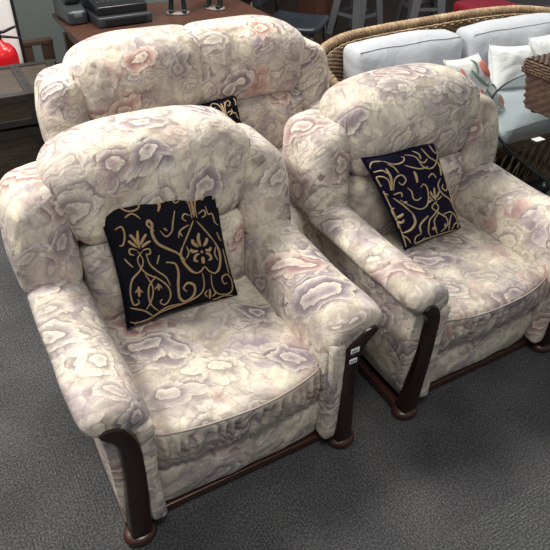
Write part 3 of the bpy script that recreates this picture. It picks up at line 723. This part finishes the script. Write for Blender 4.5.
# ---------------------------------------------------------------- glass table
gt = thing('glass_table', 'round glass-topped table with dark rim beside the right armchair', 'table', (2.795, .145, 0))
RG = 1.178; ZG = .70
pr_ = [(0.0, 0), (RG-.006, 0), (RG, .004), (RG, .012), (RG-.006, .016), (0.0, .016)]
def disc(r, z0, z1, seg=120):
    b = MB(); ring = lambda rr, z: [Vector((rr*math.cos(2*PI*k/seg), rr*math.sin(2*PI*k/seg), z)) for k in range(seg)]
    b.loft([ring(r, z0), ring(r, z1)]); return b
disc(RG-.004, ZG, ZG+.014).build('glass_top', GLASS, gt, smooth=False)
rr = MB(); rr.tube([(RG*math.cos(2*PI*k/160), RG*math.sin(2*PI*k/160), ZG+.007) for k in range(161)], .0065, 8, 1.0, False); rr.build('rim', GLASSRIM, gt)
for k in range(4):
    a = math.radians(120.5+90*k); cx_, sx_ = math.cos(a), math.sin(a)
    path = [(.80*cx_, .80*sx_, .0), (.765*cx_, .765*sx_, .10), (.76*cx_, .76*sx_, .3), (.755*cx_, .755*sx_, .5), (.74*cx_, .74*sx_, ZG)]
    lg = MB().tube(spline(path, 5), .018, 10).build('leg', BLACKMETAL, gt)
    MB().lathe([(.004, -.032), (.022, -.024), (.032, 0), (.022, .024), (.004, .032)], 16, (.76*cx_-.046*sx_, .76*sx_+.046*cx_, .25)).build('ball', BLACKMETAL, lg)
tr = MB(); tr.tube([(.75*math.cos(2*PI*k/60), .75*math.sin(2*PI*k/60), .5) for k in range(61)], .013, 8); tr.build('ring', BLACKMETAL, gt)
tg = MB().box((1.885, .585, .7145), (1.945, .62, .716)).build('price_card', LABEL, smooth=False); tag(tg, 'tiny white price card lying on the glass table', 'card')

# ---------------------------------------------------------------- wicker box on the table
wb = thing('wicker_box', 'brown lidded wicker box standing on the glass table', 'box', (2.42, .62, .733))
hx, hy, hh = .29, .29, .20
wbm = MB()
def rect(z, g): return [Vector((-hx-g, -hy-g, z)), Vector((hx+g, -hy-g, z)), Vector((hx+g, hy+g, z)), Vector((-hx-g, hy+g, z)), Vector((-hx-g, -hy-g, z))]
def wbox(mb, z0, z1, g0, g1, rows, r):
    for k in range(rows):
        t = (k+.5)/rows; z = z0+(z1-z0)*t; g = g0+(g1-g0)*t; p = rect(z, g); L = arc(p); pts = []
        n = int(L[-1]/.012)
        for i in range(n+1):
            s = L[-1]*i/n; q = at(p, L, s); d = Vector((q.x, q.y, 0))
            nn = Vector((1 if abs(q.x) >= hx+g-.001 and q.x > 0 else (-1 if abs(q.x) >= hx+g-.001 else 0), 1 if abs(q.y) >= hy+g-.001 and q.y > 0 else (-1 if abs(q.y) >= hy+g-.001 else 0), 0))
            pts.append(q+nn*.0035*math.sin(PI*s/.03+PI*(k % 2)))
        mb.tube(pts, r, 4, 1, False)
wbox(wbm, .0, hh, -.012, .02, 17, .0075); wbm.build('body', WICKERD, wb)
MB().box((-hx+.01, -hy+.01, 0), (hx-.01, hy-.01, hh)).build('lining', WICKERD, wb, smooth=False)
ld = MB(); wbox(ld, hh+.0, hh+.05, .035, .03, 4, .0075)
for j in range(40):
    y = -hy-.03+(2*hy+.06)*(j+.5)/40
    ld.tube([(-hx-.03+(2*hx+.06)*i/60, y, hh+.052+.0035*math.sin(i*PI/2+PI*(j % 2))) for i in range(61)], .0078, 4, 1, False)
ld.box((-hx-.03, -hy-.03, hh), (hx+.03, hy+.03, hh+.05))
ld.build('lid', WICKERD, wb)
braidm = MB(); braid(braidm, [Vector(q) for q in rect(hh-.006, .03)], .006, .007, .05, 2, 5); braidm.build('braid', WICKERD, wb)
for sx in (-1, 1):
    for sy in (-1, 1): MB().lathe([(.02, 0), (.022, .008), (.02, .018)], 12, (sx*(hx-.05), sy*(hy-.05), -.018)).build('foot', BLACKMETAL, wb)

# ---------------------------------------------------------------- wooden chest
ch = thing('wooden_chest', 'dark wooden chest with metal bands beside the floral sofa', 'chest', (-.62, 2.6, 0))
CX, CY, CH = .72, .25, .69
MB().box((-CX, -CY, .03), (CX, CY, .50)).build('body', OLDWOOD, ch, smooth=False, bevel=.008)
lid = MB().box((-CX-.01, -CY-.01, .515), (CX+.01, CY+.01, CH)).build('lid', OLDWOOD, ch, smooth=False, bevel=.02)
b = MB()
for z0, z1 in ((.03, .075), (.45, .50)): 
    b.box((-CX-.006, -CY-.012, z0), (CX+.006, -CY, z1)); b.box((-CX-.006, CY, z0), (CX+.006, CY+.012, z1))
    for s in (-1, 1): b.box((min(s*CX, s*(CX+.012)), -CY-.012, z0), (max(s*CX, s*(CX+.012)), CY+.012, z1))
for x in (-.45, .0, .48, .69): b.box((x-.022, -CY-.014, .03), (x+.022, -CY-.003, .50))
b.build('metal_band', BANDMETAL, ch, smooth=False, bevel=.003)
b = MB()
for z0, z1 in ((.52, .56), (CH-.035, CH+.006)):
    b.box((-CX-.018, -CY-.018, z0), (CX+.018, -CY-.008, z1)); b.box((-CX-.018, CY+.008, z0), (CX+.018, CY+.018, z1))
    for s in (-1, 1): b.box((min(s*(CX+.008), s*(CX+.018)), -CY-.018, z0), (max(s*(CX+.008), s*(CX+.018)), CY+.018, z1))
b.box((-CX-.018, -CY-.018, CH), (CX+.018, -CY+.03, CH+.007)); b.box((-CX-.018, CY-.03, CH), (CX+.018, CY+.018, CH+.007))
for x in (-.45, .0, .48, .69):
    b.box((x-.024, -CY-.02, .52), (x+.024, CY+.02, CH+.009))
b.build('lid_band', BANDMETAL, lid, smooth=False, bevel=.003)
for x in (-.45, .0, .48, .69):
    for y in [-.2+.08*i for i in range(6)]: MB().lathe([(.007, 0), (.006, .004), (.001, .006)], 8, (x, y, CH+.008)).build('rivet', BANDMETAL, lid)
MB().box((-.2, -CY-.03, .44), (-.1, -CY-.01, .58)).build('latch', BANDMETAL, ch, smooth=False, bevel=.004)

# ---------------------------------------------------------------- fire extinguisher on the white pier
fe = thing('fire_extinguisher', 'red fire extinguisher with white band hanging on the white pier', 'fire extinguisher', (-.155, 3.165, .33))
MB().lathe([(.02, 0), (.085, .004), (.095, .02), (.095, .34), (.088, .375), (.065, .405), (.03, .42), (.022, .44)], 32).build('cylinder', REDPAINT, fe)
MB().lathe([(.0962, .06), (.0968, .065), (.0968, .275), (.0962, .28)], 32).build('label', LABEL, fe)
ti = MB()
for z in (.10, .125, .15, .175): ti.tube([(.0975*math.cos(a), .0975*math.sin(a), z) for a in [-PI*.9+PI*.5*i/10 for i in range(11)]], .003, 4)
ti.build('print', INK, fe)
v = MB().lathe([(.02, .44), (.022, .47), (.012, .475)], 16); v.build('valve', BLACKMETAL, fe)
hm = MB(); hm.tube([(-.03, .02, .475), (.04, -.01, .485), (.12, -.04, .52)], [.012, .010, .007], 8); hm.build('handle', BLACKMETAL, fe)
hm = MB(); hm.tube([(-.03, .02, .46), (.04, -.01, .455), (.13, -.045, .445)], [.011, .009, .006], 8); hm.build('lever', BLACKMETAL, fe)
MB().tube(spline([(-.02, 0, .46), (-.1, -.02, .44), (-.13, -.03, .3), (-.12, -.02, .12)], 5), .01, 8).build('hose', BLACKMETAL, fe)
MB().box((-.03, .09, .2), (.03, .13, .4)).build('bracket', BLACKMETAL, fe, smooth=False)

# ---------------------------------------------------------------- slatted stand by the wall
sl = thing('slatted_stand', 'small brown slatted wooden stand between white pier and table', 'stand', (.135, 3.62, 0))
m = MB(); m.box((-.14, -.02, .58), (.12, .05, .61)); m.build('top_rail', SLATWOOD, sl, smooth=False, bevel=.004)
for x in (-.075, .075): MB().box((x-.042, -.015, 0), (x+.042, .01, .585)).build('slat', SLATWOOD, sl, smooth=False, bevel=.003)
MB().box((-.11, .012, .2), (.11, .03, .24)).build('cross_rail', SLATWOOD, sl, smooth=False)

# ---------------------------------------------------------------- display table and what stands on it
dt = thing('display_table', 'brown wooden display table behind the floral sofa', 'table', (1.05, 3.28, 0))
MB().box((-.74, -.48, .715), (.72, .48, .75)).build('table_top', TABLEWOOD, dt, smooth=False, bevel=.006)
MB().box((-.68, -.42, .60), (.66, .42, .715)).build('apron', TABLEWOOD, dt, smooth=False)
for sx in (-.66, .64):
    for sy in (-.40, .40): MB().box((sx-.035, sy-.035, 0), (sx+.035, sy+.035, .62)).build('leg', TABLEWOOD, dt, smooth=False, bevel=.004)
def bx(lo, hi, bev=.008, M=None): return MB().box(lo, hi, M)
rg = thing('cash_register', 'black plastic cash register on the display table', 'cash register', (.69, 3.45, .75), math.radians(4))
MB().rbox((-.20, -.24, 0), (.20, .22, .07), .015, (4, 4, 3)).build('drawer_base', BLACKPLASTIC, rg)
MB().box((-.15, -.252, .018), (.15, -.238, .055)).build('drawer_front', DARKPLASTIC, rg, smooth=False, bevel=.003)
def sf(q): q = q.copy(); q.z = q.z if q.z < .08 else .08+(q.z-.08)*(.55+.75*(q.y+.2)/.4); return q
MB().rbox((-.185, -.20, .06), (.185, .20, .17), .02, (4, 6, 4), sf).build('body', DARKPLASTIC, rg)
km = MB()
for i in range(6):
    for j in range(4):
        km.box((-.16+i*.037, -.17+j*.05, .115+j*.016), (-.16+i*.037+.028, -.17+j*.05+.036, .130+j*.016))
km.build('keypad', BLACKPLASTIC, rg, smooth=False, bevel=.003)
MB().rbox((-.05, .06, .17), (.17, .16, .26), .02, (4, 3, 3)).build('display', BLACKPLASTIC, rg)
pt = thing('receipt_printer', 'dark grey receipt printer left of the cash register', 'printer', (.395, 3.52, .75), math.radians(6))
def pf(q): q = q.copy(); q.z = q.z*(1-.35*max(0, -q.y)/.15); return q
MB().rbox((-.07, -.17, 0), (.07, .15, .15), .03, (4, 6, 4), pf).build('body', BLACKPLASTIC, pt)
MB().rbox((-.055, -.10, .125), (.055, .10, .165), .015, (3, 4, 3)).build('cover', DARKPLASTIC, pt)
MB().rbox((-.03, -.172, .05), (.03, -.16, .08), .004, (2, 2, 2)).build('button', GREYMETAL, pt)

def figure(label, x, y, rz, sc=1):
    f = thing('warrior_figurine', label, 'figurine', (x, y, .75), rz, 'dark metal figurines on the display table')
    MB().lathe([(.075, 0), (.08, .006), (.078, .014), (.0, .015)], 24, (0, 0, 0), (1, .7)).build('base', STONE, f)
    for s in (-1, 1):
        MB().tube(spline([(s*.045, -.02, .018), (s*.045, .0, .03), (s*.042, .004, .07), (s*.036, -.008, .13), (s*.022, .0, .20)], 4), [.012]*4+[.018]*4+[.016]*4+[.024]*4+[.028], 10).build('leg', BRONZE, f)
        MB().rbox((s*.045-.015, -.05, .014), (s*.045+.015, .018, .036), .008, (2, 3, 2)).build('boot', BRONZE, f)
        MB().tube(spline([(s*.05, 0, .32), (s*.085, -.01, .27), (s*.075, -.06, .23)], 4), [.017]*4+[.013]*4+[.014], 8).build('arm', BRONZE, f)
    MB().lathe([(.03, .17), (.046, .20), (.036, .235), (.044, .27), (.056, .315), (.04, .34), (.016, .352), (.016, .37)], 16, (0, 0, 0), (1, .65)).build('torso', BRONZE, f)
    MB().lathe([(.004, .36), (.022, .372), (.028, .395), (.022, .42), (.004, .432)], 16).build('head', BRONZE, f)
    MB().lathe([(.034, .40), (.028, .42), (.010, .45), (.002, .47)], 16).build('helmet', BRONZE, f)
    MB().lathe([(.062, .135), (.052, .17), (.04, .2)], 12, (0, 0, 0), (1, .7)).build('skirt', BRONZE, f)
    f.scale = (sc, sc, sc)
figure('dark metal warrior figurine on the table, nearer the cash register', 1.15, 3.36, -.4, 1.1)
figure('dark metal warrior figurine on the table, nearer the black chair', 1.46, 3.38, -.9, 1.1)

# ---------------------------------------------------------------- dark chairs
def chair(name, label, loc, rz, woodlegs, seatmat, group):
    t = thing(name, label, 'chair', loc, rz, group)
    def sf(q):
        q = q.copy(); q.z += .02*((q.x/.26)**2)-.012*(1-(q.y/.26)**2); return q
    MB().rbox((-.26, -.26, .42), (.26, .26, .485), .03, (8, 8, 2), sf).build('seat', seatmat, t)
    lm = SLATWOOD if woodlegs else BLACKMETAL
    for sx in (-1, 1):
        MB().tube([(sx*.22, -.22, .43), (sx*.24, -.25, 0)], .018, 10).build('leg', lm, t)
        MB().tube([(sx*.22, .22, .43), (sx*.24, .26, 0)], .018, 10).build('leg', lm, t)
        MB().tube([(sx*.22, .23, .43), (sx*.22, .30, .78)], .015, 10).build('back_upright', BLACKMETAL, t)
    MB().rbox((-.25, .27, .60), (.25, .32, .92), .025, (8, 2, 6)).build('backrest', seatmat, t)
    return t
GC = 'dark chairs at the back of the shop'
chair('side_chair', 'black chair with glossy blue-black seat in front of the dark chair', (2.42, 3.74, 0), math.radians(42), False, VINYL, GC)
chair('side_chair', 'black upholstered chair with brown wooden legs beside the display table', (2.25, 4.95, 0), math.radians(8), True, DARKPLASTIC, GC)

cb = thing('wooden_cabinet', 'narrow brown wooden cabinet between black chair and grey stools', 'cabinet', (3.55, 5.05, 0))
MB().box((-.17, -.2, .04), (.13, .2, .9)).build('body', TABLEWOOD, cb, smooth=False, bevel=.005)
MB().box((-.15, -.215, .08), (.11, -.2, .86)).build('door', TABLEWOOD, cb, smooth=False, bevel=.004)
MB().box((-.19, -.22, .9), (.15, .22, .93)).build('top', TABLEWOOD, cb, smooth=False, bevel=.004)
MB().box((-.16, -.19, 0), (.12, .19, .04)).build('kickboard', BLACKMETAL, cb, smooth=False)

def stool(label, loc, rz):
    t = thing('metal_stool', label, 'stool', loc, rz, 'grey metal stools behind the wicker sofa')
    MB().rbox((-.155, -.155, .73), (.155, .155, .76), .012, (6, 6, 2)).build('seat', GREYMETAL, t)
    for sx in (-1, 1):
        for sy in (-1, 1):
            b = MB(); R = []
            for z, d, w_ in ((.73, .13, .085), (.4, .165, .080), (0, .21, .060)):
                c = Vector((sx*d, sy*d, z)); R.append([c+Vector((sx*.02, sy*.02, 0)), c+Vector((-sx*w_, sy*.022, 0)), c+Vector((-sx*w_, sy*.012, 0)), c, c+Vector((sx*.012, -sy*w_, 0)), c+Vector((sx*.022, -sy*w_, 0))])
            b.loft(R).build('leg', GREYMETAL, t, smooth=False)
    for z, d in ((.22, .185), (.48, .155)):
        for a in range(4):
            c, s_ = math.cos(a*PI/2), math.sin(a*PI/2)
            M_ = Matrix.Rotation(a*PI/2, 4, 'Z')
            MB().box((-d, d-.006, z), (d, d+.004, z+.035), M_).build('foot_rail', GREYMETAL, t, smooth=False)
    return t
stool('grey metal stool behind the left part of the wicker sofa', (3.72, 4.55, 0), math.radians(14))
stool('grey metal stool behind the middle of the wicker sofa', (4.62, 4.5, 0), math.radians(-20))
oc = thing('red_ottoman', 'dark red upholstered ottoman behind the wicker sofa', 'ottoman', (5.25, 4.05, 0))
MB().rbox((-.32, -.3, .08), (.32, .3, .30), .06, (6, 6, 4)).build('cushion', REDFAB, oc)
for sx in (-.26, .26):
    for sy in (-.24, .24): MB().tube([(sx, sy, 0), (sx, sy, .1)], .02, 8).build('leg', DARKWOOD, oc)
sb = thing('wooden_bench', 'low brown wooden bench behind the right end of the wicker sofa', 'bench', (5.75, 3.3, 0))
MB().box((-.4, -.3, .30), (.5, .3, .34)).build('top', TABLEWOOD, sb, smooth=False, bevel=.005)
for sx in (-.35, .45):
    for sy in (-.25, .25): MB().box((sx-.03, sy-.03, 0), (sx+.03, sy+.03, .3)).build('leg', TABLEWOOD, sb, smooth=False)
